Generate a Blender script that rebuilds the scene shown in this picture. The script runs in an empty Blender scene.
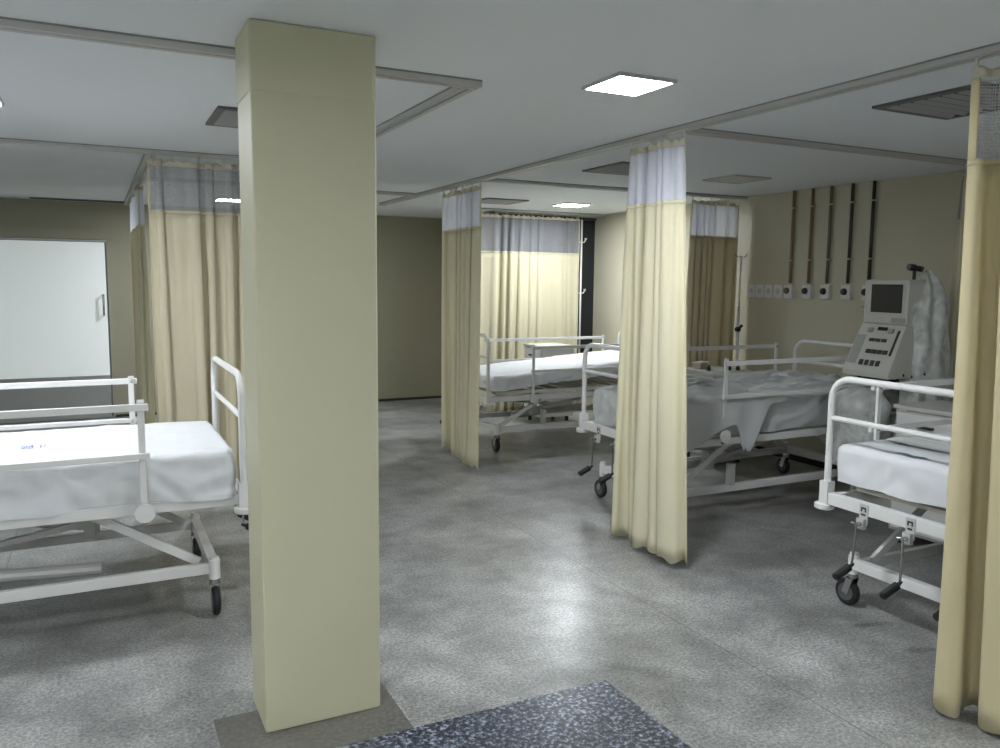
import bpy, bmesh, math, random
from mathutils import Vector, Matrix, noise
PI = math.pi
COL = bpy.context.scene.collection
ZC, XT, XW, YB, YC = 2.355, 2.756, 5.49, 9.9, 8.38   # ceiling, main track, right wall, back wall, far bay wall

# ------------------------------------------------------------------ materials
def srgb(r, g, b):
    f = lambda c: (c / 255 / 12.92) if c / 255 <= .04045 else ((c / 255 + .055) / 1.055) ** 2.4
    return (f(r), f(g), f(b), 1)

def mat(name, col, rough=.5, metal=0, noise_amt=0, scale=8, bump=0, bscale=40, spec=.5, coat=0):
    m = bpy.data.materials.new(name); m.use_nodes = True
    nt = m.node_tree; b = nt.nodes['Principled BSDF']
    b.inputs['Base Color'].default_value = col
    b.inputs['Roughness'].default_value = rough
    b.inputs['Metallic'].default_value = metal
    b.inputs['Specular IOR Level'].default_value = spec
    b.inputs['Coat Weight'].default_value = coat
    tc = nt.nodes.new('ShaderNodeTexCoord')
    if noise_amt:
        n = nt.nodes.new('ShaderNodeTexNoise'); n.inputs['Scale'].default_value = scale
        n.inputs['Detail'].default_value = 4
        nt.links.new(tc.outputs['Object'], n.inputs['Vector'])
        mx = nt.nodes.new('ShaderNodeMix'); mx.data_type = 'RGBA'
        d = 1 - noise_amt
        mx.inputs[6].default_value = (col[0] * d, col[1] * d, col[2] * d, 1)
        mx.inputs[7].default_value = tuple(min(1, c * (1 + noise_amt * .6)) for c in col[:3]) + (1,)
        nt.links.new(n.outputs['Fac'], mx.inputs[0]); nt.links.new(mx.outputs[2], b.inputs['Base Color'])
    if bump:
        n2 = nt.nodes.new('ShaderNodeTexNoise'); n2.inputs['Scale'].default_value = bscale
        nt.links.new(tc.outputs['Object'], n2.inputs['Vector'])
        bp = nt.nodes.new('ShaderNodeBump'); bp.inputs['Strength'].default_value = bump
        bp.inputs['Distance'].default_value = .01
        nt.links.new(n2.outputs['Fac'], bp.inputs['Height']); nt.links.new(bp.outputs['Normal'], b.inputs['Normal'])
    return m

def emis(name, col, s):
    m = bpy.data.materials.new(name); m.use_nodes = True
    b = m.node_tree.nodes['Principled BSDF']
    b.inputs['Base Color'].default_value = (.9, .9, .9, 1)
    b.inputs['Emission Color'].default_value = col; b.inputs['Emission Strength'].default_value = s
    return m

def cloth_mat(name, col, transl=.25):
    m = bpy.data.materials.new(name); m.use_nodes = True
    nt = m.node_tree; L = nt.links; out = nt.nodes['Material Output']; b = nt.nodes['Principled BSDF']
    b.inputs['Roughness'].default_value = .75; b.inputs['Specular IOR Level'].default_value = .25
    b.inputs['Sheen Weight'].default_value = .15
    tc = nt.nodes.new('ShaderNodeTexCoord')
    n = nt.nodes.new('ShaderNodeTexNoise'); n.inputs['Scale'].default_value = 5; n.inputs['Detail'].default_value = 3
    L.new(tc.outputs['Object'], n.inputs['Vector'])
    mx = nt.nodes.new('ShaderNodeMix'); mx.data_type = 'RGBA'
    mx.inputs[6].default_value = (col[0] * .93, col[1] * .92, col[2] * .88, 1); mx.inputs[7].default_value = col
    L.new(n.outputs['Fac'], mx.inputs[0]); L.new(mx.outputs[2], b.inputs['Base Color'])
    w = nt.nodes.new('ShaderNodeTexNoise'); w.inputs['Scale'].default_value = 220
    L.new(tc.outputs['Object'], w.inputs['Vector'])
    bp = nt.nodes.new('ShaderNodeBump'); bp.inputs['Strength'].default_value = .15; bp.inputs['Distance'].default_value = .003
    L.new(w.outputs['Fac'], bp.inputs['Height']); L.new(bp.outputs['Normal'], b.inputs['Normal'])
    t = nt.nodes.new('ShaderNodeBsdfTranslucent'); t.inputs['Color'].default_value = col
    s = nt.nodes.new('ShaderNodeMixShader'); s.inputs[0].default_value = transl
    L.new(b.outputs[0], s.inputs[1]); L.new(t.outputs[0], s.inputs[2]); L.new(s.outputs[0], out.inputs[0])
    return m

def net_mat(name, col, solid=.45, cell=230):
    """woven curtain netting: a honeycomb of threads, the cells between them open"""
    m = bpy.data.materials.new(name); m.use_nodes = True
    nt = m.node_tree; L = nt.links; out = nt.nodes['Material Output']; b = nt.nodes['Principled BSDF']
    b.inputs['Base Color'].default_value = col; b.inputs['Roughness'].default_value = .7
    tr = nt.nodes.new('ShaderNodeBsdfTransparent')
    uv = nt.nodes.new('ShaderNodeUVMap')
    v = nt.nodes.new('ShaderNodeTexVoronoi'); v.feature = 'DISTANCE_TO_EDGE'; v.inputs['Scale'].default_value = cell
    v.inputs['Randomness'].default_value = .25 if cell < 120 else 1
    L.new(uv.outputs[0], v.inputs['Vector'])
    r = nt.nodes.new('ShaderNodeMath'); r.operation = 'LESS_THAN'; r.inputs[1].default_value = solid * .5
    L.new(v.outputs['Distance'], r.inputs[0])
    tl = nt.nodes.new('ShaderNodeBsdfTranslucent'); tl.inputs['Color'].default_value = col
    s0 = nt.nodes.new('ShaderNodeMixShader'); s0.inputs[0].default_value = .45
    L.new(b.outputs[0], s0.inputs[1]); L.new(tl.outputs[0], s0.inputs[2])
    s = nt.nodes.new('ShaderNodeMixShader')
    L.new(r.outputs[0], s.inputs[0]); L.new(tr.outputs[0], s.inputs[1]); L.new(s0.outputs[0], s.inputs[2])
    L.new(s.outputs[0], out.inputs[0])
    return m

def plastic_film(name):
    m = bpy.data.materials.new(name); m.use_nodes = True
    nt = m.node_tree; L = nt.links; out = nt.nodes['Material Output']; b = nt.nodes['Principled BSDF']
    b.inputs['Base Color'].default_value = (.62, .64, .62, 1); b.inputs['Roughness'].default_value = .3
    tr = nt.nodes.new('ShaderNodeBsdfTransparent')
    tc = nt.nodes.new('ShaderNodeTexCoord')
    n = nt.nodes.new('ShaderNodeTexNoise'); n.inputs['Scale'].default_value = 9; n.inputs['Distortion'].default_value = 1.5
    L.new(tc.outputs['Object'], n.inputs['Vector'])
    r = nt.nodes.new('ShaderNodeMapRange'); r.inputs[1].default_value = .3; r.inputs[2].default_value = .75
    r.inputs[3].default_value = .55; r.inputs[4].default_value = .98
    L.new(n.outputs['Fac'], r.inputs[0])
    s = nt.nodes.new('ShaderNodeMixShader')
    L.new(r.outputs[0], s.inputs[0]); L.new(tr.outputs[0], s.inputs[1]); L.new(b.outputs[0], s.inputs[2])
    L.new(s.outputs[0], out.inputs[0])
    return m

def floor_mat():
    m = bpy.data.materials.new('terrazzo'); m.use_nodes = True
    nt = m.node_tree; L = nt.links; N = nt.nodes; b = N['Principled BSDF']
    tc = N.new('ShaderNodeTexCoord')
    def nz(scale, detail=4, dist=0, rough=.6):
        n = N.new('ShaderNodeTexNoise'); n.inputs['Scale'].default_value = scale; n.inputs['Detail'].default_value = detail
        n.inputs['Distortion'].default_value = dist; n.inputs['Roughness'].default_value = rough
        L.new(tc.outputs['Object'], n.inputs['Vector']); return n
    def ramp(src, stops):
        r = N.new('ShaderNodeValToRGB'); e = r.color_ramp.elements
        while len(e) < len(stops): e.new(.5)
        for q, (p, c) in zip(e, stops): q.position = p; q.color = (c, c, c, 1)
        L.new(src, r.inputs[0]); return r
    def mul(a, c):
        x = N.new('ShaderNodeMix'); x.data_type = 'RGBA'; x.blend_type = 'MULTIPLY'; x.inputs[0].default_value = 1
        L.new(a, x.inputs[6]); L.new(c, x.inputs[7]); return x.outputs[2]
    base = N.new('ShaderNodeRGB'); base.outputs[0].default_value = FLOORCOL
    big = ramp(nz(1.4, 5, .2, .55).outputs['Fac'], [(.2, .35), (.5, .92), (.9, 1.45)])
    med = ramp(nz(4.5, 6, .25, .65).outputs['Fac'], [(.1, .35), (.5, .93), (.95, 1.6)])
    fine = ramp(nz(75, 4, 0, .85).outputs['Fac'], [(.30, .25), (.5, .95), (.70, 1.8)])
    c = mul(mul(mul(base.outputs[0], big.outputs[0]), med.outputs[0]), fine.outputs[0])
    # thin dividing strips
    sp = N.new('ShaderNodeSeparateXYZ'); L.new(tc.outputs['Object'], sp.inputs[0])
    lines = None
    for ax, off, per in ((0, .93, 1.41),):
        a = N.new('ShaderNodeMath'); a.operation = 'SUBTRACT'; a.inputs[1].default_value = off - 50 * per
        L.new(sp.outputs[ax], a.inputs[0])
        q = N.new('ShaderNodeMath'); q.operation = 'MODULO'; q.inputs[1].default_value = per; L.new(a.outputs[0], q.inputs[0])
        z = N.new('ShaderNodeMath'); z.operation = 'LESS_THAN'; z.inputs[1].default_value = .006; L.new(q.outputs[0], z.inputs[0])
        if lines is None: lines = z
        else:
            k = N.new('ShaderNodeMath'); k.operation = 'MAXIMUM'; L.new(lines.outputs[0], k.inputs[0]); L.new(z.outputs[0], k.inputs[1]); lines = k
    mx = N.new('ShaderNodeMix'); mx.data_type = 'RGBA'; mx.inputs[7].default_value = (.07, .07, .065, 1)
    s = N.new('ShaderNodeMath'); s.operation = 'MULTIPLY'; s.inputs[1].default_value = .6; L.new(lines.outputs[0], s.inputs[0])
    L.new(s.outputs[0], mx.inputs[0]); L.new(c, mx.inputs[6]); L.new(mx.outputs[2], b.inputs['Base Color'])
    rr = ramp(nz(2.2, 2, .1).outputs['Fac'], [(.1, .24), (.9, .42)]); L.new(rr.outputs[0], b.inputs['Roughness'])
    bp = N.new('ShaderNodeBump'); bp.inputs['Strength'].default_value = .10; bp.inputs['Distance'].default_value = .004
    L.new(nz(6, 2).outputs['Fac'], bp.inputs['Height']); L.new(bp.outputs['Normal'], b.inputs['Normal'])
    return m

def granite_mat():
    m = bpy.data.materials.new('granite'); m.use_nodes = True
    nt = m.node_tree; L = nt.links; N = nt.nodes; b = N['Principled BSDF']
    tc = N.new('ShaderNodeTexCoord')
    v = N.new('ShaderNodeTexNoise'); v.inputs['Scale'].default_value = 60; v.inputs['Detail'].default_value = 3; v.inputs['Roughness'].default_value = .7
    L.new(tc.outputs['Object'], v.inputs['Vector'])
    r = N.new('ShaderNodeValToRGB'); e = r.color_ramp.elements
    e[0].position = .4; e[0].color = (.012, .015, .022, 1); e[1].position = .68; e[1].color = (.36, .41, .5, 1)
    e.new(.52).color = (.06, .07, .095, 1)
    L.new(v.outputs['Fac'], r.inputs[0]); L.new(r.outputs[0], b.inputs['Base Color'])
    b.inputs['Roughness'].default_value = .3
    return m

FLOORCOL = (.315, .318, .308, 1)
M = dict(
    floor=floor_mat(), granite=granite_mat(),
    ceiling=mat('ceiling_paint', (.82, .85, .88, 1), .85, noise_amt=.03, scale=1.5),
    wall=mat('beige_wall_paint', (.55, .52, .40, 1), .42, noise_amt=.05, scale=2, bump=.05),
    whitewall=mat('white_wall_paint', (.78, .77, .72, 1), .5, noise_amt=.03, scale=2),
    backwall=mat('olive_wall_paint', (.34, .325, .24, 1), .4, noise_amt=.05, scale=2, bump=.05),  # back wall in a darker tone of the right wall's hue
    pillar=mat('cream_pillar_paint', (.56, .545, .38, 1), .45, noise_amt=.04, scale=3, bump=.08, bscale=25),
    white=mat('white_enamel', (.72, .72, .71, 1), .32),
    offwhite=mat('cream_enamel', (.62, .60, .52, 1), .4),
    alu=mat('white_aluminium', (.55, .55, .54, 1), .4, .2),
    trackseal=mat('track_seal', (.28, .28, .28, 1), .6),
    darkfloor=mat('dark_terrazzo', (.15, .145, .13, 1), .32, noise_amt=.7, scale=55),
    header=cloth_mat('pale_header_tape', (.74, .70, .58, 1), .2),
    darkalu=mat('dark_groove', (.05, .05, .05, 1), .6),
    chrome=mat('steel', (.5, .5, .5, 1), .25, 1),
    black=mat('black_rubber', (.012, .012, .014, 1), .5),
    wheel=mat('grey_wheel', (.10, .10, .10, 1), .5),
    sheet=cloth_mat('white_sheet', (.76, .78, .82, 1), .08),
    greysheet=cloth_mat('grey_white_sheet', (.62, .64, .65, 1), .12),
    mattress=mat('grey_vinyl', (.3, .32, .34, 1), .4),
    fabric=cloth_mat('cream_curtain', (.80, .76, .57, 1), .25),
    tan=cloth_mat('tan_curtain', (.76, .70, .53, 1), .25),
    gold=cloth_mat('golden_cream_curtain', (.70, .62, .40, 1), .22),
    net=net_mat('white_net', (.82, .84, .92, 1), .78),
    opennet=net_mat('grey_net', (.62, .62, .62, 1), .30, 95),
    gauze=net_mat('grey_gauze', (.45, .46, .48, 1), .42),
    hook=mat('white_nylon', (.7, .68, .6, 1), .5),
    vent=mat('grey_vent', (.13, .13, .13, 1), .5), ventdark=mat('vent_shadow', (.03, .03, .03, 1), .8),
    ventlight=mat('vent_blade', (.36, .36, .36, 1), .45),
    glassdark=mat('dark_glass', (.016, .019, .023, 1), .18),
    door=emis('frosted_lit_glass', (.75, .88, .86, 1), .2),  # pale door surface with a weak emission of its own
    kick=mat('grey_kick_plate', (.35, .36, .34, 1), .4),
    skirting=mat('dark_skirting', (.03, .03, .025, 1), .5),
    lamp=emis('lamp_diffuser', (.92, .96, 1, 1), 130), deadlamp=mat('unlit_diffuser', (.5, .5, .49, 1), .4),
    ochre=mat('ochre_pipe', (.27, .19, .10, 1), .4), brown=mat('brown_pipe', (.24, .15, .07, 1), .4),
    greypipe=mat('grey_brown_pipe', (.15, .13, .09, 1), .4), darkpipe=mat('dark_pipe', (.05, .05, .038, 1), .4),
    greenpipe=mat('dark_green_pipe', (.035, .045, .03, 1), .4),
    ink=mat('blue_ink', (.10, .14, .42, 1), .8), inkgrey=mat('grey_ink', (.25, .22, .25, 1), .8),
    bluemark=mat('blue_stain', (.2, .32, .42, 1), .8), red=mat('red_cap', (.35, .02, .03, 1), .4),
    machine=mat('grey_beige_plastic', (.48, .48, .44, 1), .45), machinedark=mat('machine_side', (.30, .31, .29, 1), .5),
    screen=mat('dark_screen', (.02, .02, .028, 1), .15), button=mat('dark_button', (.03, .03, .03, 1), .5),
    film=plastic_film('clear_plastic_film'), kraft=mat('cream_box', (.5, .44, .32, 1), .7),
    greybox=mat('grey_white_laminate', (.52, .52, .49, 1), .4),
)

# ------------------------------------------------------------------ mesh building
class MB:
    def __init__(s): s.b = bmesh.new(); s.uv = None
    def box(s, x0, x1, y0, y1, z0, z1):
        v = [s.b.verts.new((x, y, z)) for x in (x0, x1) for y in (y0, y1) for z in (z0, z1)]
        for f in ((0, 1, 3, 2), (4, 6, 7, 5), (0, 4, 5, 1), (2, 3, 7, 6), (0, 2, 6, 4), (1, 5, 7, 3)):
            s.b.faces.new([v[i] for i in f])
        return s
    def bar(s, p, q, w, h, up=(0, 0, 1)):
        p, q = Vector(p), Vector(q); d = (q - p).normalized(); u = Vector(up)
        a = d.cross(u)
        if a.length < 1e-4: a = d.cross(Vector((1, 0, 0)))
        a.normalize(); c = a.cross(d).normalized()
        v = [s.b.verts.new(e + a * sa * w / 2 + c * sc * h / 2) for e in (p, q) for sa in (-1, 1) for sc in (-1, 1)]
        for f in ((0, 1, 3, 2), (4, 6, 7, 5), (0, 4, 5, 1), (2, 3, 7, 6), (0, 2, 6, 4), (1, 5, 7, 3)):
            s.b.faces.new([v[i] for i in f])
        return s
    def tube(s, pts, r, n=10):
        pts = [Vector(p) for p in pts]; rings = []; prev = None
        rr = r if isinstance(r, (list, tuple)) else [r] * len(pts)
        for i, p in enumerate(pts):
            d = (pts[min(i + 1, len(pts) - 1)] - pts[max(i - 1, 0)]).normalized()
            if prev is None:
                a = d.cross(Vector((0, 0, 1)))
                if a.length < 1e-3: a = d.cross(Vector((1, 0, 0)))
            else: a = prev - d * prev.dot(d)
            a.normalize(); prev = a; c = d.cross(a)
            rings.append([s.b.verts.new(p + (a * math.cos(2 * PI * k / n) + c * math.sin(2 * PI * k / n)) * rr[i]) for k in range(n)])
        for A, B in zip(rings, rings[1:]):
            for k in range(n): s.b.faces.new((A[k], A[(k + 1) % n], B[(k + 1) % n], B[k]))
        s.b.faces.new(rings[0][::-1]); s.b.faces.new(rings[-1])
        return s
    def grid(s, fn, nu, nv, uvf=None):
        V = [[s.b.verts.new(fn(i / nu, j / nv)) for j in range(nv + 1)] for i in range(nu + 1)]
        if uvf and s.uv is None: s.uv = s.b.loops.layers.uv.new('UVMap')
        for i in range(nu):
            for j in range(nv):
                f = s.b.faces.new((V[i][j], V[i + 1][j], V[i + 1][j + 1], V[i][j + 1]))
                if uvf:
                    for l, (a, c) in zip(f.loops, ((i, j), (i + 1, j), (i + 1, j + 1), (i, j + 1))): l[s.uv].uv = uvf(a / nu, c / nv)
        return s
    def build(s, name, m, parent=None, loc=None, smooth=False, bevel=0, solid=0, recalc=True):
        if recalc: bmesh.ops.recalc_face_normals(s.b, faces=s.b.faces)
        me = bpy.data.meshes.new(name); s.b.to_mesh(me); s.b.free(); me.materials.append(m)
        if smooth:
            for p in me.polygons: p.use_smooth = True
        o = bpy.data.objects.new(name, me); COL.objects.link(o)
        if parent: o.parent = parent
        if loc: o.location = loc
        if solid:
            md = o.modifiers.new('thick', 'SOLIDIFY'); md.thickness = solid; md.offset = 0
        if bevel:
            md = o.modifiers.new('bevel', 'BEVEL'); md.width = bevel; md.segments = 2; md.limit_method = 'ANGLE'
            if not smooth:
                pass
        return o

def tag(o, label=None, cat=None, group=None, kind=None):
    if label: o['label'] = label
    if cat: o['category'] = cat
    if group: o['group'] = group
    if kind: o['kind'] = kind
    return o
def thing(name, label, cat, loc=(0, 0, 0), rz=0, group=None):
    o = bpy.data.objects.new(name, None); COL.objects.link(o); o.empty_display_size = .1
    o.location = loc; o.rotation_euler = (0, 0, rz); return tag(o, label, cat, group)
def struct(name, mb, m, **k): return tag(mb.build(name, m, **k), kind='structure')
def part_label(o, t): o['label'] = t; return o
def copy_tree(o, parent=None):
    c = o.copy(); COL.objects.link(c); c.parent = parent
    for ch in list(o.children): copy_tree(ch, c)
    return c

# ------------------------------------------------------------------ room
X0, Y0 = -2.7, -3.2
struct('floor', MB().box(X0 - .1, XW + .1, Y0 - .1, YB + .1, -.1, 0), M['floor'])
struct('ceiling', MB().box(X0 - .1, XW + .1, Y0 - .1, YB + .1, ZC, ZC + .1), M['ceiling'])
struct('wall_right', MB().box(XW, XW + .12, Y0, YB + .1, 0, ZC), M['wall'])
struct('wall_left', MB().box(X0 - .12, X0, Y0, YB + .1, 0, ZC), M['whitewall'])
struct('wall_front', MB().box(X0, XW, Y0 - .12, Y0, 0, ZC), M['whitewall'])
DX = .15   # right edge of the sliding door
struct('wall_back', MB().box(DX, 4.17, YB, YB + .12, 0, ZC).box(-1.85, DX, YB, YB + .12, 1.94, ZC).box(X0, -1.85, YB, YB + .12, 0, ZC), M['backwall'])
struct('wall_far_bay', MB().box(4.12, XW, YC, YC + .12, 0, .55).box(4.12, XW, YC, YC + .12, 2.32, ZC).box(4.12, 4.17, YC, YB, 0, ZC), M['wall'])
w = struct('window_1', MB().box(4.17, XW, YC + .03, YC + .05, .55, 2.32), M['glassdark'])
MB().box(4.17, XW, YC - .004, YC + .03, .55, .585).box(4.17, XW, YC + .0, YC + .03, 2.29, 2.32).box(4.17, 4.20, YC, YC + .03, .585, 2.29).build('window_frame', M['darkalu'], w)
d = struct('door_1', MB().box(-1.80, DX - .02, YB - .045, YB - .01, .48, 1.925), M['door'])
MB().box(-1.80, DX - .02, YB - .046, YB - .01, .01, .478).build('kick_plate', M['kick'], d)  # lower part of the door in a darker grey
MB().tube([(DX - .055, YB - .05, 1.36), (DX - .055, YB - .10, 1.36), (DX - .055, YB - .10, 1.14), (DX - .055, YB - .05, 1.14)], .012).build('door_handle', M['chrome'], d, smooth=True)
struct('trim_1', MB().box(-1.85, DX + .03, YB - .03, YB, 1.93, 1.97).box(-1.85, DX + .01, YB - .07, YB - .02, 1.955, 2.06), M['backwall'])
struct('trim_2', MB().box(-1.85, DX, YB - .055, YB - .02, 1.935, 1.95), M['alu'])
struct('baseboard_back', MB().box(DX + .02, 4.12, YB - .012, YB, 0, .03), M['skirting'])
struct('baseboard_right', MB().box(XW - .012, XW, Y0, YC, 0, .05), M['skirting'])
struct('trim_3', MB().box(1.6, 4.12, YB - .006, YB, 2.10, 2.13), M['backwall'])
# granite slab set in the terrazzo floor
struct('trim_4', MB().box(.70, 1.73, .6, 2.505, -.02, .003), M['granite'])
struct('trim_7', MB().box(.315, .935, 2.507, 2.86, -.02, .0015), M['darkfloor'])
# pillar
p = MB().box(.467, .876, 2.692, 2.950, 0, ZC)
struct('trim_5', p, M['pillar'], bevel=.006)
struct('trim_6', MB().box(.464, .870, 2.689, 2.955, 2.135, ZC), M['pillar'], bevel=.008)

# ------------------------------------------------------------------ ceiling fixtures
def lamp(x, y, label, s=.30, power=1, lit=True):
    t = thing('ceiling_light', label, 'ceiling light', (x, y, ZC), 0, 'square ceiling lights')
    h = s / 2; b = .012
    MB().box(-h, h, -h, -h + b, -.014, 0).box(-h, h, h - b, h, -.014, 0).box(-h, -h + b, -h + b, h - b, -.014, 0).box(h - b, h, -h + b, h - b, -.014, 0).build('frame', M['alu'], t)
    MB().box(-h + b, h - b, -h + b, h - b, -.010, -.002).build('diffuser', M['lamp'] if lit else M['deadlamp'], t)
    return t
lamp(1.98, 2.81, 'bright square ceiling light nearest the middle of the room, right of the cream pillar', .275)
lamp(4.50, 7.35, 'bright square ceiling light over the far bed, in front of the drawn curtain', .30)
lamp(-.485, 4.40, 'bright ceiling light above the left bed, cut by the left edge', .30)
lamp(1.30, 8.75, 'bright ceiling light glowing behind the net of the left curtain', .30)
for lx, ly in ((2.0, -.9), (-.7, .9), (-.7, -1.6)):  # unseen lamps; pillar's lit front implies one, the rest added for bounce
    lamp(lx, ly, 'square ceiling light behind the viewpoint', .30)
lamp(4.47, 4.88, 'unlit flush square ceiling light over the middle bed', .36, lit=False)

def vent(x, y, s, label, curved=True):
    t = thing('air_vent', label, 'air vent', (x, y, ZC), 0, 'grey ceiling air vents')
    h = s / 2
    fr = MB()
    for k in range(4):
        a = k * PI / 2; c, sn = math.cos(a), math.sin(a)
        R = lambda px, py, z: (px * c - py * sn, px * sn + py * c, z)
        v = [fr.b.verts.new(R(*q)) for q in ((-h, -h, 0), (h, -h, 0), (h, -h, -.012), (-h, -h, -.012), (-h + .035, -h + .035, -.012), (h - .035, -h + .035, -.012), (h - .035, -h + .035, 0), (-h + .035, -h + .035, 0))]
        for f in ((0, 1, 2, 3), (3, 2, 5, 4), (4, 5, 6, 7)): fr.b.faces.new([v[i] for i in f])
    fr.build('frame', M['vent'], t)
    MB().box(-h + .03, h - .03, -h + .03, h - .03, -.003, -.001).build('backing', M['ventdark'], t)
    n = 7
    for i in range(n):
        y = -h + .06 + (s - .12) * i / (n - 1)
        MB().bar((-h + .036, y, -.008), (h - .036, y, -.008), .028, .003, (0, .5, 1)).build('slat', M['ventlight'], t)
    return t
vent(3.45, 2.37, .52, 'large square grey air vent at upper right, beside the nearest curtain')
vent(3.45, 4.84, .50, 'grey air vent partly behind the net of the middle curtain')
vent(3.68, 7.42, .46, 'grey air vent above the far bed, right of the narrow curtain')
vent(.80, 4.33, .48, 'grey slatted air vent left of the cream pillar top')
t = thing('slot_diffuser', 'long dark slot diffuser on the ceiling above the pale sliding door', 'air vent', (-.08, 9.66, ZC))
MB().box(-.46, .46, -.035, .035, -.012, 0).build('frame', M['vent'], t)
MB().box(-.44, .44, -.02, .02, -.014, -.011).build('slot', M['ventdark'], t)

def track(p, q, label, caps=(1, 1)):
    p, q = Vector(p), Vector(q); L = (q - p).length; rz = math.atan2(q.y - p.y, q.x - p.x)
    t = thing('curtain_track', label, 'curtain track', (p.x, p.y, ZC), rz, 'white curtain tracks on the ceiling')
    w = .032
    m = MB().box(0, L, -w, -.006, -.026, 0).box(0, L, .006, w, -.026, 0).box(0, L, -.006, .006, -.012, 0)
    m.build('channel', M['alu'], t)
    MB().box(.001, L - .001, -w - .004, -w, -.006, 0).box(.001, L - .001, w, w + .004, -.006, 0).build('seal', M['trackseal'], t)  # thin darker lines along both edges of the track
    for k, x in ((0, 0), (1, L)):
        if caps[k]: MB().box(x - .004, x + .004, -w - .003, w + .003, -.030, 0).build('end_cap', M['alu'], t)
    return t
track((XT, -1.5), (XT, YC - .1), 'long curtain track running from front to back beside the right bays')
track((-1.6, 3.09), (1.44, 3.09), 'curtain track crossing behind the top of the pillar', (1, 0))
track((1.405, 3.13), (1.405, 5.63), 'short diagonal curtain track just right of the pillar top', (0, 0))
track((-1.6, 5.68), (1.44, 5.68), 'curtain track over the closed curtain left of the pillar', (1, 1))
track((XT + .04, 3.45), (XW - .01, 3.45), 'curtain track between the nearest right bed and the middle bed', (0, 1))
track((XT + .04, 5.87), (XW - .01, 5.87), 'curtain track between the middle bed and the far bed', (0, 1))
track((3.86, 8.25), (XW - .01, 8.25), 'curtain track in front of the dark far window', (0, 1))
track((.45, 7.22), (2.70, 7.22), 'curtain track reaching the long track at far left of the narrow curtain', (1, 1))
track((.37, 5.75), (.37, YB - .1), 'curtain track running towards the pale sliding door', (0, 1))

# ------------------------------------------------------------------ curtains
def curtain(label, A, B, nf, hem=.05, seed=1, a0=.022, a1=.05, sprA=0, sprB=0, offA=0, offB=0, seam=1.965,
            fab='fabric', net='net', top=ZC - .062, hemfn=None, ebw=.012, crush=None):
    """A, B: floor points below the two ends on the track; nf folds"""
    rnd = random.Random(seed)
    A, B = Vector((A[0], A[1], 0)), Vector((B[0], B[1], 0)); L = (B - A).length; D = (B - A).normalized(); N = Vector((-D.y, D.x, 0))
    mid = (A + B) / 2
    t = thing('bed_curtain', label, 'curtain', mid, 0, 'cream bed curtains')
    ph = [rnd.uniform(0, 6.28) for _ in range(6)]; am = [rnd.uniform(.5, 1) for _ in range(3)]
    def prof(u, z):
        v = (top - z) / (top - hem); v = max(0, min(1, v)); e = v ** .8
        th = 2 * PI * (nf * u + .35 * math.sin(2 * PI * u * 1.3 + ph[0]) + .18 * math.sin(2 * PI * u * 3.1 + ph[1]) + v * .25 * math.sin(ph[2] + 5 * u))
        a = (a0 + (a1 - a0) * e) * (.78 + .22 * math.sin(ph[3] + 2 * PI * u * 2.2))
        edge = min(1, min(u, 1 - u) * nf * 3 + .25)
        off = a * edge * (math.sin(th) + .18 * math.sin(2 * th + ph[4]) + .12 * math.sin(3.1 * th + ph[5] + v * 2))
        al = u * L - .45 * a * edge * math.sin(2 * th)
        al += e * (-sprA * (1 - u) + sprB * u)
        off += (v ** 1.3) * (offA * (1 - u) + offB * u)
        if crush: off += crush(u, z)
        return A - mid + D * al + N * off + Vector((0, 0, z))
    nu = max(40, int(nf * 18)); EU = ebw / L
    def uvf(u0, u1, z0, z1): return lambda a, b: ((u0 + (u1 - u0) * a) * L * 1.9, z0 + (z1 - z0) * b)
    def sheetpart(name, u0, u1, z0, z1, nv, m, solid=0, n=None, wavy=False, head=False):
        def fn(a, b):
            u = u0 + (u1 - u0) * a; z = z0 + (z1 - z0) * b
            if wavy and b == 0: z += .012 * math.sin(u * nf * 9 + 1) + (hemfn(u) if hemfn else 0)
            if head: z += (.007 * math.sin(2 * PI * u * nf * 2.2)) * b
            elif wavy and hemfn: z += hemfn(u) * (1 - b)
            return prof(u, z)
        return MB().grid(fn, n or nu, nv, uvf(u0, u1, z0, z1)).build(name, M[m], t, smooth=True, solid=solid, recalc=False)
    sheetpart('fabric', 0, 1, hem, seam, 26, fab, .0025, wavy=True)
    sheetpart('seam_band', 0, 1, seam, seam + .018, 1, fab, .005)
    sheetpart('net_panel', EU, 1 - EU, seam + .018, top - .035, 8, net)
    sheetpart('header_tape', 0, 1, top - .032, top, 3, 'header', .004, n=nu * 2, head=True)
    sheetpart('edge_band', 0, EU, seam + .018, top - .035, 8, fab, .004, 6)
    sheetpart('edge_band', 1 - EU, 1, seam + .018, top - .035, 8, fab, .004, 6)
    nh = max(4, int(nf * 1.1))
    for k in range(nh):
        u = .02 + .96 * k / (nh - 1); P = prof(u, top)
        tp = A - mid + D * (u * L)
        MB().tube([(P.x, P.y, top - .02), (P.x, P.y, top + .012), (tp.x, tp.y, ZC - .024)], .0045, 6).tube([(tp.x, tp.y, ZC - .034), (tp.x, tp.y, ZC - .022)], .009, 8).build('hook', M['hook'], t)
    return t
curtain('narrow gathered cream curtain hanging between the far bed and the left aisle', (XT, 6.66), (XT, 5.85), 6, .05, 3, .03, .05, .10, .04, .05, -.03, net='net')
curtain('tall bright cream curtain gathered mid room, in front of the middle bed', (XT, 3.87), (XT, 3.40), 4.5, .04, 8, .032, .060, .08, .08, .0, .04, net='net', ebw=.02)
curtain('golden cream curtain nearest the viewer, cut by the right edge', (XT, 1.87), (XT, 1.0), 4.5, .02, 12, .035, .075, -.05, .0, .0, .0, fab='gold', net='opennet', ebw=.03)
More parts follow.
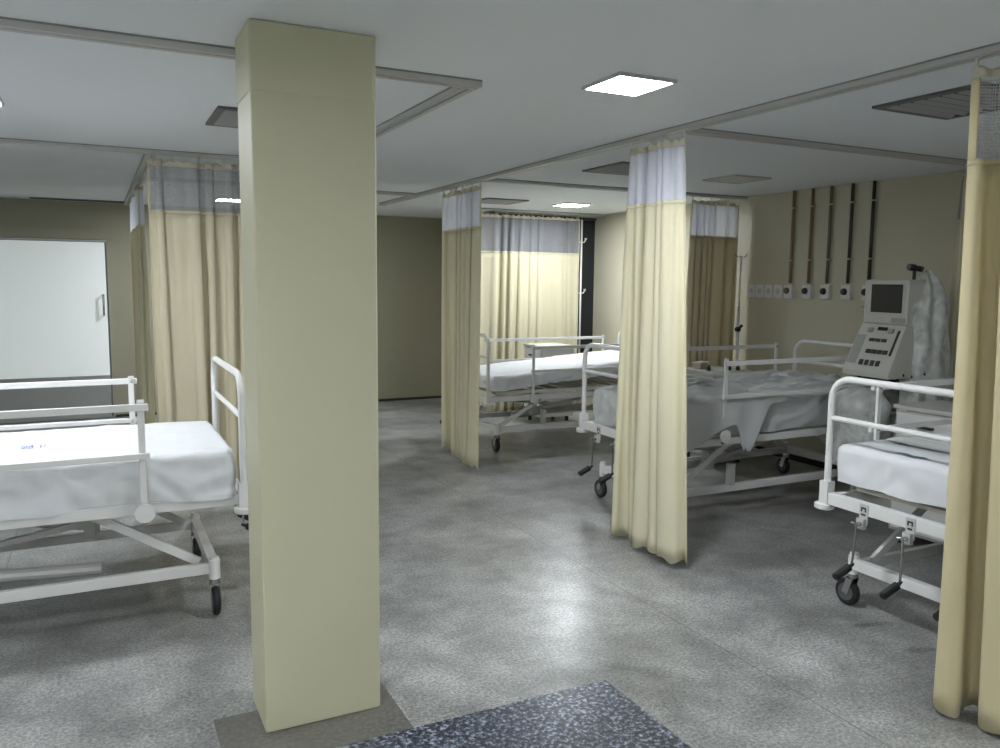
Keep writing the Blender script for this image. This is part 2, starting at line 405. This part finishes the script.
curtain('tan curtain gathered against the right wall behind the middle bed', (4.86, 5.87), (5.42, 5.87), 6, .06, 5, .028, .05, .05, .0, fab='tan', net='net')
curtain('narrow tan curtain by the right wall, beside the nearest right bed', (5.09, 3.45), (5.37, 3.45), 3.5, .06, 6, .028, .055, .05, .0, fab='tan', net='gauze')
curtain('wide tan curtain drawn on the left, behind the left bed', (.34, 5.68), (1.10, 5.68), 6, .05, 21, .02, .045, fab='tan', net='gauze')
curtain('sliver of cream curtain behind the wide left curtain, running towards the pale door', (.37, 7.3), (.37, 8.7), 9, .05, 22, .03, .05, fab='fabric', net='net')
hc = curtain('wide bright cream curtain drawn across the dark window behind the far bed', (3.88, 8.25), (5.17, 8.25), 9, .06, 30, .022, .042, fab='fabric', net='gauze', seam=1.87)
for z in (2.02, 1.42):
    MB().tube([(.66, .01, z), (.72, .01, z), (.74, .01, z + .03)], .008, 6).tube([(.74, .01, z + .03), (.74, .01, z + .05)], .014, 8).build('tie_hook', M['white'], hc, smooth=True)
MB().tube([(.67, -.01, .1), (.67, -.01, 2.28)], .011, 8).build('draw_rod', M['white'], hc, smooth=True)

# ------------------------------------------------------------------ beds
def arc_tube(x, y0, y1, ztop, zbot, r, rad=.10, seg=7):
    pts = [(x, y0, zbot), (x, y0, ztop - rad)]
    pts += [(x, y0 + rad - rad * math.cos(a), ztop - rad + rad * math.sin(a)) for a in [PI / 2 * i / seg for i in range(1, seg + 1)]]
    pts += [(x, y1 - rad + rad * math.sin(a), ztop - rad + rad * math.cos(a)) for a in [PI / 2 * i / seg for i in range(0, seg + 1)]]
    pts += [(x, y1, zbot)]
    return pts

def castor(parent, x, y, rz):
    c = bpy.data.objects.new('castor', None); COL.objects.link(c); c.parent = parent; c.location = (x, y, 0); c.rotation_euler = (0, 0, rz)
    MB().tube([(0, 0, .165), (0, 0, .255)], .026, 14).tube([(0, 0, .255), (0, 0, .268)], .021, 14).build('stem', M['white'], c, smooth=False)
    MB().tube([(0, 0, .147), (0, 0, .166)], .024, 12).bar((-.022, .0, .145), (-.022, .025, .06), .004, .035, (0, 1, 0)).bar((.022, .0, .145), (.022, .025, .06), .004, .035, (0, 1, 0)).box(-.024, .024, -.015, .02, .140, .148).build('fork', M['chrome'], c)
    prof = [(-.017, .050), (-.015, .060), (-.007, .066), (.007, .066), (.015, .060), (.017, .050)]
    m = MB(); n = 24; rings = []
    for (h, r) in prof: rings.append([m.b.verts.new((h, .025 + r * math.cos(2 * PI * k / n), .066 + r * math.sin(2 * PI * k / n))) for k in range(n)])
    for a, b2 in zip(rings, rings[1:]):
        for k in range(n): m.b.faces.new((a[k], a[(k + 1) % n], b2[(k + 1) % n], b2[k]))
    m.b.faces.new(rings[0][::-1]); m.b.faces.new(rings[-1])
    m.build('tyre', M['black'], c)
    MB().tube([(-.0185, .025, .066), (.0185, .025, .066)], .042, 18).build('wheel_hub', M['wheel'], c)
    return c

def make_bed(label, loc, rz, lift=0, cranks=True, railx=(.45, 1.84), rdz=0, group='white hospital beds with side rails'):
    t = thing('hospital_bed', label, 'bed', loc, rz, group)
    W = .465; Lb = 2.04; z = lift
    # footboard and headboard
    for nm, x, tz in (('footboard', 0, 1.115 + z), ('headboard', Lb, 1.09 + z)):
        o = MB().tube(arc_tube(x, -W, W, tz, .50 + z, .016), .016, 12).tube([(x, -W, .925 + z), (x, W, .925 + z)], .0125, 10)
        for s in (-1, 1): o.box(x - .024, x + .024, s * W - .024, s * W + .024, .50 + z, .62 + z)
        o = o.build(nm, M['white'], t, smooth=False)
        for s in (-1, 1):
            MB().tube([(x, s * W * 1.02, .482 + z), (x, s * W * 1.02, .487 + z), (x, s * W * 1.02, .507 + z), (x, s * W * 1.02, .511 + z)], [.038, .046, .046, .036], 20).build('bumper', M['white'], o, smooth=False)
    # upper frame
    f = MB()
    for s in (-1, 1): f.box(.02, Lb - .02, s * .425 - .018, s * .425 + .018, .515 + z, .565 + z)
    for x in (.0, .55, 1.25, Lb): f.box(x - .02, x + .02, -.44, .44, .512 + z, .568 + z)
    f.build('frame', M['white'], t, bevel=.003)
    pl = MB()
    for s in (-1, 1): pl.box(.10, Lb - .09, s * .40 - .015, s * .40 + .015, .575 + z, .605 + z)
    for i in range(12): x = .10 + i * (Lb - .24) / 11; pl.box(x, x + .05, -.40, .40, .580 + z, .600 + z)
    pl.build('mattress_platform', M['offwhite'], t)
    # base
    bf = MB()
    for s in (-1, 1): bf.box(.13, 1.92, s * .375 - .016, s * .375 + .016, .185, .235)
    for x in (.13, 1.92): bf.bar((x, -.395, .215), (x, .395, .215), .045, .05)
    bf.build('base_frame', M['white'], t, bevel=.003)
    for x in (.13, 1.92):
        for s in (-1, 1): castor(t, x, s * .395, 0)
    # scissor lift arms
    for s in (-1, 1):
        MB().bar((.19, s * .34, .235), (.66, s * .34, .53 + z), .02, .04).build('lift_arm', M['white'], t, bevel=.002)
        MB().bar((1.86, s * .34, .235), (1.40, s * .34, .53 + z), .02, .04).build('lift_arm', M['white'], t, bevel=.002)
    MB().tube([(.62, -.36, .50 + z), (.62, .36, .50 + z)], .016, 10).tube([(1.42, -.36, .50 + z), (1.42, .36, .50 + z)], .016, 10).build('cross_tube', M['white'], t)
    MB().bar((.10, .05, .50 + z), (1.25, .05, .30), .028, .028).bar((.66, -.12, .33), (1.45, -.12, .49 + z), .025, .025).box(.62, .67, -.16, -.08, .28, .40).box(.60, .635, -.40, -.35, .23, .37).tube([(.60, .2, .22), (1.4, .2, .27)], .03, 12).build('lift_linkage', M['alu'], t)
    MB().bar((.08, -.16, .49 + z), (.80, -.16, .40), .012, .012).build('threaded_rod', M['chrome'], t)
    # side rails
    for s in (-1, 1):
        y = s * (W + .030)
        r = bpy.data.objects.new('side_rail', None); COL.objects.link(r); r.parent = t; r.location = (0, y, rdz)
        a, b = railx
        MB().box(a - .03, b + .03, -.011, .011, .985 + z, 1.015 + z).build('top_bar', M['white'], r, bevel=.003)
        MB().box(a - .03, b + .03, -.010, .010, .775 + z, .800 + z).build('lower_bar', M['white'], r, bevel=.003)
        for x in (a, b):
            MB().box(x - .014, x + .014, -.024 if s > 0 else .010, -.010 if s > 0 else .024, .50 + z, 1.03 + z).build('post', M['white'], r, bevel=.003)
            yy = -.030 if s > 0 else .030
            for zz in (1.0, .79, .70): MB().tube([(x, yy * .93 - .004, zz + z), (x, yy * .93 + .004, zz + z)], .007, 8).build('bolt', M['chrome'], r)
            MB().tube([(x, -.018 * s, .485 + z), (x, -.018 * s, .502 + z)], .013, 10).build('latch', M['red'], r)
            MB().tube([(x - .0, -.006, .535 + z), (x, .006, .535 + z)], .042, 18).build('pivot_plate', M['white'], r)
    # cranks at the foot
    for k, y in enumerate((-.235, 0, .235)):
        c = bpy.data.objects.new('crank', None); COL.objects.link(c); c.parent = t; c.location = (-.02, y, .50 + z)
        MB().box(-.004, .0, -.022, .022, -.03, .065).box(-.022, .0, -.016, .022, -.048, .0).build('bracket', M['alu'], c)
        MB().box(-.006, -.004, -.013, .013, .043, .050).box(-.006, -.004, -.013, -.007, .030, .045).box(-.006, -.004, .007, .013, .030, .045).box(-.006, -.004, -.011, .011, .012, .020).build('symbol', M['button'], c)
        MB().tube([(-.005, .0, -.022), (-.05, .0, -.022)], .010, 10).tube([(-.045, .028, -.022), (-.045, -.02, -.022)], .005, 8).build('pivot', M['chrome'], c)
        e = .012 * (k - 1)
        MB().tube([(-.045, .0, -.02), (-.045, e, -.215)], .0055, 8).build('rod', M['chrome'], c)
        MB().tube([(-.035, e, -.212), (-.058, e, -.222), (-.062, e, -.224), (-.135, e + .01, -.262), (-.139, e + .01, -.264)], [.006, .010, .0185, .0185, .014], 12).build('grip', M['black'], c, smooth=False)
    return t

bedA = make_bed('white hospital bed nearest on the right with three hand cranks at its foot', (3.10, 2.215, 0), 0, 0, railx=(.34, 1.84), rdz=.05)
bedB = make_bed('white hospital bed in the dim middle bay, partly behind the bright curtain', (3.10, 4.375, 0), 0, .0, rdz=.05)
bedC = make_bed('white hospital bed in the brightly lit far bay', (3.10, 6.88, 0), 0, -.045)
bedD = make_bed('white hospital bed on the left with the printed sheet', (.58, 4.235, 0), PI, 0, railx=(.42, 1.84))

def rounded_sheet(L, W, z0, z1, r, seed, wr=.004, tilt=None, cuts=30, open_bottom=True, hem=.0):
    b = bmesh.new(); bmesh.ops.create_cube(b, size=2)
    bmesh.ops.subdivide_edges(b, edges=b.edges[:], cuts=cuts, use_grid_fill=True)
    H = (z1 - z0) / 2
    off = Vector((seed * 7.3, seed * 3.1, 0))
    for v in b.verts:
        p = Vector((v.co.x * L / 2, v.co.y * W / 2, v.co.z * H))
        lim = Vector((L / 2 - r, W / 2 - r, H - r))
        c = Vector((max(-lim.x, min(lim.x, p.x)), max(-lim.y, min(lim.y, p.y)), max(-lim.z, min(lim.z, p.z)) if p.z > 0 else p.z))
        d = p - c
        if d.length > 1e-6: p = c + d.normalized() * r
        v.co = p
    for v in b.verts:
        p = v.co.copy()
        n1 = noise.noise(Vector((p.x * 5, p.y * 8, p.z * 6)) + off); n2 = noise.noise(Vector((p.x * 16 + p.y * 9, p.y * 14 - p.x * 5, p.z * 7)) + off)
        k = wr * (n1 * 1.6 + n2 + (1 - 3 * abs(noise.noise(Vector((p.x * 7 + p.y * 6, p.y * 9 - p.x * 3, 5)) + off))) * .7)
        side = abs(p.y) > W / 2 - r * .6 or abs(p.x) > L / 2 - r * .6
        if side:
            # diagonal gathers on the hanging sides
            g = (math.sin(p.x * 11 + p.z * 24 + n1 * 5) * .5 + math.sin(p.x * 23 - p.z * 30 + n1 * 6) * .35) * .0085 + n2 * .008
            dirv = Vector((0, 1 if p.y > 0 else -1, 0)) if abs(p.y) > W / 2 - r * .6 else Vector((1 if p.x > 0 else -1, 0, 0))
            v.co = p + dirv * (g * min(1.35, wr / .0028))
            if p.z < -H + .01: v.co.z += hem * noise.noise(Vector((p.x * 4, p.y * 4, seed)))
        else: v.co = p + Vector((0, 0, k))
    if open_bottom: bmesh.ops.delete(b, geom=[f for f in b.faces if f.calc_center_median().z < -H + .002 and abs(f.normal.z) > .6], context='FACES')
    for v in b.verts:
        v.co.x += L / 2; v.co.z += (z0 + z1) / 2
        if tilt: v.co.z += tilt(v.co.x)
    return b

def make_mattress(label, bed_loc, rz, z0, z1, seed, tilt=None, sheetm='sheet', wr=.004, x0=.06, hem=.015, W=.88, base=.612):
    t = thing('mattress', label, 'mattress', bed_loc, rz, 'sheeted mattresses on the beds')
    L = 1.93
    m = MB(); m.b.free(); m.b = rounded_sheet(L - .06, W - .08, max(z0, base), z1 - .02, .03, seed, 0, tilt, 8, False)
    m.build('mattress_core', M['mattress'], t, smooth=True, loc=(x0 + .03, 0, 0))
    m = MB(); m.b.free(); m.b = rounded_sheet(L, W, z0, z1, .035, seed, wr, tilt, 76, True, hem)
    sh = m.build('bed_sheet', M[sheetm], t, smooth=True, loc=(x0, 0, 0), recalc=False)
    return t
def raise_head(h, a=.1, b=1.9): return lambda x: h * max(0, min(1, (x - a) / (b - a))) ** 1
mA = make_mattress('mattress under a smooth white sheet on the nearest right bed', (3.10, 2.215, 0), 0, .622, .80, 1, None, 'sheet', .002, x0=.03, W=.91)
mB = make_mattress('mattress under a rumpled greyish sheet on the dim middle bed', (3.10, 4.375, 0), 0, .560, .80, 2, raise_head(.05), 'greysheet', .017, hem=.02, W=.905)
mC = make_mattress('mattress under a bright white sheet sloping up to the head, on the far bed', (3.10, 6.88, 0), 0, .575, .70, 3, raise_head(.13, .1, 1.9), 'sheet', .004, hem=.03, base=.567)
mD = make_mattress('mattress under a white sheet with small blue print, on the left bed', (.58, 4.235, 0), PI, .560, .775, 4, None, 'sheet', .0035, hem=.02, x0=.03, W=.91)

def text_mesh(s, size, m, parent, loc, rot, name):
    cu = bpy.data.curves.new('t', 'FONT'); cu.body = s; cu.size = size; cu.extrude = .0006; cu.align_x = 'CENTER'
    ob = bpy.data.objects.new('tmp', cu); COL.objects.link(ob)
    dg = bpy.context.evaluated_depsgraph_get(); me = bpy.data.meshes.new_from_object(ob.evaluated_get(dg))
    bpy.data.objects.remove(ob); me.materials.clear(); me.materials.append(m)
    o = bpy.data.objects.new(name, me); COL.objects.link(o); o.parent = parent; o.location = loc; o.rotation_euler = rot; o.scale = (.62, 2.6, 1)
    return o
# stamped laundry mark on the left bed's sheet (readable side towards the viewer)
text_mesh('GHR', .040, M['ink'], mD, (.875, .10, .785), (0, 0, PI), 'printed_mark')
text_mesh('I I', .050, M['inkgrey'], mD, (.815, .10, .785), (0, 0, PI), 'printed_mark')
# folded blanket edge and blue mark across the foot of bed A's sheet
MB().grid(lambda u, v: (.30 + .16 * v + .01 * math.sin(u * 6), -.41 + .80 * u, .8085 + .006 * math.sin(v * PI)), 20, 6).build('sheet_fold', M['greysheet'], mA, smooth=True, solid=.006)
MB().grid(lambda u, v: (.075 + .03 * v + .008 * math.sin(u * 9 + 1), .03 + .14 * u, .8065), 10, 2).build('blue_mark', M['bluemark'], mA)

# loose sheet hanging off the near side of the middle bed
t = thing('loose_sheet', 'thin grey plastic sheet bunched over the near edge of the middle bed and hanging down', 'sheet', (3.10, 4.375, 0), 0)
def loose(u, v):
    x = .10 + .88 * u
    drop = .10 + .24 * (1 - u / .62) if u < .62 else .05
    drop += .30 * math.exp(-((u - .66) / .10) ** 2)
    s = v * (.50 + drop); zt = .808 + .02 * u
    if s < .50: return (x, .02 - s, zt + .008 + .008 * math.sin(x * 22 + v * 9) + .018 * noise.noise(Vector((x * 9, s * 8, 1))))
    q = s - .50
    k = min(1, q * 8)
    return (x - .10 * q * (1 - u) + .01 * math.sin(q * 14), -.480 - .006 * k * math.sin(x * 26 + q * 4) - k * .008, zt - q - .004)
MB().grid(loose, 70, 40).build('hanging_sheet', M['greysheet'], t, smooth=True, solid=.002, recalc=False)

# ------------------------------------------------------------------ wall services on the right
cols = [('ochre', 5.25), ('brown', 5.045), ('greypipe', 4.85), ('darkpipe', 4.64), ('greenpipe', 4.44)]
names = ['ochre', 'brown', 'grey brown', 'dark', 'dark green']
for (c, y), nm in zip(cols, names):
    t = thing('gas_pipe', '%s vertical gas pipe on the right wall, %s' % (nm, {'ochre': 'leftmost of the five', 'brown': 'second from the left', 'grey brown': 'middle of the five', 'dark': 'fourth from the left', 'dark green': 'rightmost, above the machine'}[nm]), 'pipe', (XW, y, 1.5), 0, 'gas pipes on the right wall')
    MB().tube([(-.022, 0, .06), (-.022, 0, ZC - 1.5)], .0135, 10).build('pipe', M[c], t, smooth=True)
    for z in (.25, .7): MB().box(-.040, 0, -.02, .02, z, z + .012).build('clip', M['wall'], t)
    t = thing('gas_outlet', 'white gas outlet box below the %s pipe on the right wall' % nm, 'gas outlet', (XW, y, 1.485), 0, 'gas outlets on the right wall')
    MB().box(-.045, 0, -.045, .045, -.06, .06).build('housing', M['white'], t, bevel=.006)
    MB().tube([(-.046, .008, .008), (-.062, .008, .008), (-.07, .008, .008)], [.028, .026, .018], 16).build('connector', M['button'] if nm != 'ochre' else M['greypipe'], t)
    MB().box(-.050, -.045, -.03, .035, -.045, -.03).build('label_plate', M['white'], t)
for k, y in enumerate((5.73, 5.62, 5.51, 5.40)):
    t = thing('wall_socket', ['white wall socket next to the tan curtain', 'second white wall socket from the tan curtain', 'third white wall socket from the tan curtain', 'white wall socket beside the ochre pipe outlet'][k], 'wall socket', (XW, y, 1.485), 0, 'white wall sockets')
    MB().box(-.012, 0, -.05, .05, -.06, .06).build('plate', M['white'], t, bevel=.003)
    m = MB().tube([(-.0125, 0, 0), (-.016, 0, 0)], .024, 16); m.build('socket', M['alu'], t)
t = thing('wall_socket', 'white wall socket right of the grey machine', 'wall socket', (XW, 3.93, 1.50), 0, 'white wall sockets')
MB().box(-.012, 0, -.06, .06, -.08, .08).build('plate', M['white'], t, bevel=.003)
MB().box(-.03, -.012, -.02, .03, .0, .02).build('plug', M['button'], t)
t = thing('wall_hook', 'small pale wall bracket under the dark green pipe', 'bracket', (XW, 4.49, 1.37), 0)
MB().tube([(0, 0, .01), (-.03, 0, .0), (-.05, -.03, -.012), (-.05, -.07, 0)], .006, 8).build('hook', M['offwhite'], t)

# ------------------------------------------------------------------ bedside cabinets
def cabinet(label, x, y, h, w=.42, d=.40):
    t = thing('bedside_cabinet', label, 'cabinet', (x, y, 0), 0, 'white bedside cabinets')
    MB().box(.0, d, -w / 2, w / 2, .08, h - .025).build('body', M['greybox'], t, bevel=.004)
    MB().box(-.015, d + .01, -w / 2 - .01, w / 2 + .01, h - .025, h).build('top', M['greybox'], t, bevel=.004)
    dr = MB().box(-.014, -.001, -w / 2 + .02, w / 2 - .02, h - .19, h - .045).build('drawer', M['white'], t, bevel=.003)
    MB().bar((-.03, -.05, h - .11), (-.03, .05, h - .11), .012, .015).box(-.03, -.013, -.052, -.04, h - .117, h - .103).box(-.03, -.013, .04, .052, h - .117, h - .103).build('handle', M['button'], dr)
    do = MB().box(-.014, -.001, -w / 2 + .02, w / 2 - .02, .10, h - .21).build('door', M['white'], t, bevel=.003)
    MB().tube([(-.014, w / 2 - .06, h - .3), (-.035, w / 2 - .06, h - .3)], .010, 10).build('knob', M['chrome'], do)
    for sx in (.05, d - .05):
        for sy in (-w / 2 + .05, w / 2 - .05): MB().tube([(sx, sy, .0), (sx, sy, .08)], .02, 10).build('foot', M['black'], t)
    return t
ca = cabinet('white bedside cabinet behind the nearest right bed', 4.27, 3.01, .845)
MB().box(-.0165, -.0145, .13, .175, .805, .825).build('label_plate', M['alu'], ca)
cabinet('white bedside cabinet between the middle bed and the tan curtain', 4.62, 5.42, .81, .40)
cabinet('white bedside cabinet behind the far bed, below the drawn curtain', 4.30, 7.76, .86, .40)
t = thing('box', 'small cream box standing on the middle cabinet', 'box', (4.72, 5.50, .81), .2)
MB().box(-.06, .06, -.04, .04, 0, .05).build('carton', M['kraft'], t, bevel=.003)
MB().box(-.062, .062, -.042, .042, .05, .062).build('lid', M['white'], t, bevel=.002)
for k, (x, y) in enumerate(((4.66, 5.33), (4.86, 5.30), (4.93, 5.27))):
    t = thing('bottle', ['small black bottle at the left on the middle cabinet', 'small black bottle in the middle on the middle cabinet', 'small black bottle at the right on the middle cabinet'][k], 'bottle', (x, y, .81), 0, 'small black bottles on the middle cabinet')
    MB().tube([(0, 0, 0), (0, 0, .03), (0, 0, .037)], [.018, .018, .009], 12).build('body', M['button'], t)
    MB().tube([(0, 0, .037), (0, 0, .048)], .010, 10).build('cap', M['black'], t)
# drip stand
t = thing('drip_stand', 'white drip stand with black clamp in front of the tan curtain', 'drip stand', (5.22, 5.60, 0))
MB().tube([(0, 0, .06), (0, 0, 1.35)], .014, 10).build('pole', M['white'], t, smooth=True)
MB().tube([(0, 0, 1.35), (0, 0, 1.80)], .009, 10).build('upper_pole', M['white'], t, smooth=True)
for a in range(4):
    c, s = math.cos(a * PI / 2), math.sin(a * PI / 2)
    MB().tube([(0, 0, 1.795), (.05 * c, .05 * s, 1.79), (.07 * c, .07 * s, 1.815)], .004, 6).build('hook', M['chrome'], t)
for a in range(5):
    c, s = math.cos(a * 2 * PI / 5 + .3), math.sin(a * 2 * PI / 5 + .3)
    MB().tube([(0, 0, .08), (.20 * c, .20 * s, .05)], .012, 8).build('leg', M['white'], t)
    MB().tube([(.20 * c - .008 * s, .20 * s + .008 * c, .022), (.20 * c + .008 * s, .20 * s - .008 * c, .022)], .022, 12).build('castor', M['black'], t)
MB().tube([(-.02, -.035, 1.14), (-.02, .0, 1.14)], .022, 12).tube([(.015, 0, 1.16), (.015, -.03, 1.17)], .014, 10).build('clamp_knob', M['black'], t)

# ------------------------------------------------------------------ grey medical machine
t = thing('medical_machine', 'tall grey dialysis machine with dark screen and slanted button panel, under plastic film', 'medical machine', (4.61, 3.53, 0), math.radians(-4))
MB().box(-.02, .40, -.20, .20, .10, .72).build('base_cabinet', M['machine'], t, bevel=.012)
for i in range(5): MB().box(-.026, -.018, -.15, .15, .16 + i * .03, .172 + i * .03).build('grille_slot', M['button'], t)
for sx in (.04, .34):
    for sy in (-.16, .16): MB().tube([(sx, sy - .015, .05), (sx, sy + .015, .05)], .05, 16).build('castor', M['black'], t)
MB().box(.08, .34, -.13, .13, .72, 1.20).build('column', M['machinedark'], t, bevel=.01)
MB().box(-.16, .10, -.20, .19, .915, .945).bar((-.12, .15, .945), (-.06, .15, 1.02), .02, .02).bar((-.12, -.12, .945), (-.06, -.12, 1.02), .02, .02).build('shelf', M['black'], t, bevel=.005)
MB().tube([(-.12, -.10, .95), (-.08, -.16, .99), (-.02, -.10, .965), (.0, -.18, .98), (.05, -.21, 1.0)], .012, 8).build('cable', M['black'], t, smooth=True)
# slanted control panel
pan = MB()
V = [(-.21, -.165, 1.00), (-.21, .205, 1.00), (-.08, .185, 1.30), (-.08, -.16, 1.30), (.30, -.16, 1.00), (.30, .185, 1.00), (.30, .185, 1.30), (.30, -.16, 1.30)]
vs = [pan.b.verts.new(v) for v in V]
vb = [pan.b.verts.new((x + .0, y, z - .035)) for x, y, z in (V[0], V[1], V[5], V[4])]
for f in ((0, 1, 2, 3), (3, 2, 6, 7), (1, 5, 6, 2), (0, 3, 7, 4), (4, 7, 6, 5)): pan.b.faces.new([vs[i] for i in f])
pan.b.faces.new((vs[1], vs[0], vb[0], vb[1])); pan.b.faces.new((vs[0], vs[4], vb[3], vb[0])); pan.b.faces.new((vs[5], vs[1], vb[1], vb[2])); pan.b.faces.new((vb[0], vb[3], vb[2], vb[1])); pan.b.faces.new((vs[4], vs[5], vb[2], vb[3]))
pan = pan.build('control_panel', M['machine'], t, bevel=.006)
P0, PU, PV = Vector((-.21, .205, 1.0)), Vector((.0, -.365, 0)), Vector((.13, -.008, .30)); PN = Vector((-.918, 0, .397))
def onpanel(u, v, w, h, nm, m, th=.008):
    c = P0 + PU * u + PV * v; a = Vector((0, -1, 0)) * w / 2; b = PV.normalized() * h / 2
    k = MB(); q = [k.b.verts.new(c + a * sa + b * sb + PN * sn * th) for sn in (-.2, 1) for sa, sb in ((-1, -1), (1, -1), (1, 1), (-1, 1))]
    for f in ((0, 3, 2, 1), (4, 5, 6, 7), (0, 1, 5, 4), (1, 2, 6, 5), (2, 3, 7, 6), (3, 0, 4, 7)): k.b.faces.new([q[i] for i in f])
    return k.build(nm, M[m], pan)
onpanel(.54, .90, .07, .022, 'display', 'screen')
for u in (.34, .45, .56): pass
for u in (.40, .53, .66): onpanel(u, .66, .036, .020, 'button', 'button')
for u in (.42, .54, .66, .78): onpanel(u, .42, .034, .026, 'button', 'button')
for u in (.36, .48, .60, .72): onpanel(u, .18, .026, .036, 'button', 'button')
for u in (.30, .74): onpanel(u, .86, .034, .030, 'dial', 'machinedark', .014)
onpanel(.90, .62, .012, .17, 'slot', 'button')
onpanel(.14, .45, .07, .20, 'label_plate', 'machinedark', .002)
# monitor head
MB().box(-.075, .12, -.155, .185, 1.30, 1.585).build('monitor', M['machine'], t, bevel=.012)
MB().box(-.080, -.072, -.115, .125, 1.375, 1.555).build('screen', M['screen'], t, bevel=.003)
MB().box(-.081, -.074, -.145, -.045, 1.315, 1.345).build('label_plate', M['machinedark'], t)
MB().tube([(.03, -.10, 1.585), (.03, -.10, 1.66)], .010, 8).tube([(.03, -.10, 1.66), (-.01, -.09, 1.665)], .022, 10).tube([(.03, -.10, 1.66), (.04, -.15, 1.65)], .018, 10).build('top_knob', M['black'], t)
# film draped over back and right side
def film(u, v):
    a = -2.8 + 3.5 * u   # angle round the back/right side
    zz = 1.63 - 1.05 * v
    r = .155 + .05 * v + .018 * math.sin(9 * a + 4 * v) + .03 * noise.noise(Vector((a * 3, v * 5, 2)))
    rr = r * (1 if v > .18 else .35 + .65 * (v / .18) ** .6)
    return (.13 + rr * 1.1 * math.cos(a), -.08 + rr * math.sin(a) * .8, zz + .02 * math.sin(3 * a))
MB().grid(film, 50, 30).build('plastic_cover', M['film'], t, smooth=True, recalc=False)
# film bunched over the front of the base
def bag(u, v):
    a = 2 * PI * u; q = v
    r = (.17 * math.sin(min(1, q * 2.0 + .03) * PI / 2)) * (1 + .08 * math.sin(5 * a + 6 * q) + .14 * noise.noise(Vector((math.cos(a) * 2, math.sin(a) * 2, q * 5))))
    return (-.20 + r * math.cos(a), .04 + r * 1.05 * math.sin(a), .40 + .50 * (1 - q ** 1.8))
MB().grid(bag, 44, 26).build('plastic_cover', M['film'], t, smooth=True, recalc=False)

# ------------------------------------------------------------------ camera, world, colour
H = 1.55; f = 809.2
pt, ps, rl = math.radians(6.534), math.radians(26.634), math.radians(.568)
fw = Vector((math.sin(ps) * math.cos(pt), math.cos(ps) * math.cos(pt), -math.sin(pt)))
rt = Vector((math.cos(ps), -math.sin(ps), 0)); up = rt.cross(fw)
rt, up = rt * math.cos(rl) + up * math.sin(rl), up * math.cos(rl) - rt * math.sin(rl)
cam = bpy.data.cameras.new('camera'); cam.sensor_width = 36; cam.sensor_fit = 'HORIZONTAL'; cam.lens = f * 36 / 1000
co = bpy.data.objects.new('camera', cam); COL.objects.link(co)
mw = Matrix((rt, up, -fw)).transposed().to_4x4(); mw.translation = (0, 0, H); co.matrix_world = mw
cam.clip_start = .05
sc = bpy.context.scene; sc.camera = co
wd = bpy.data.worlds.new('world'); wd.use_nodes = True; sc.world = wd
wd.node_tree.nodes['Background'].inputs[0].default_value = (.6, .65, .7, 1); wd.node_tree.nodes['Background'].inputs[1].default_value = .1
sc.view_settings.view_transform = 'Standard'; sc.view_settings.look = 'None'
sc.view_settings.gamma = 1; sc.view_settings.use_curve_mapping = False; sc.view_settings.exposure = .48
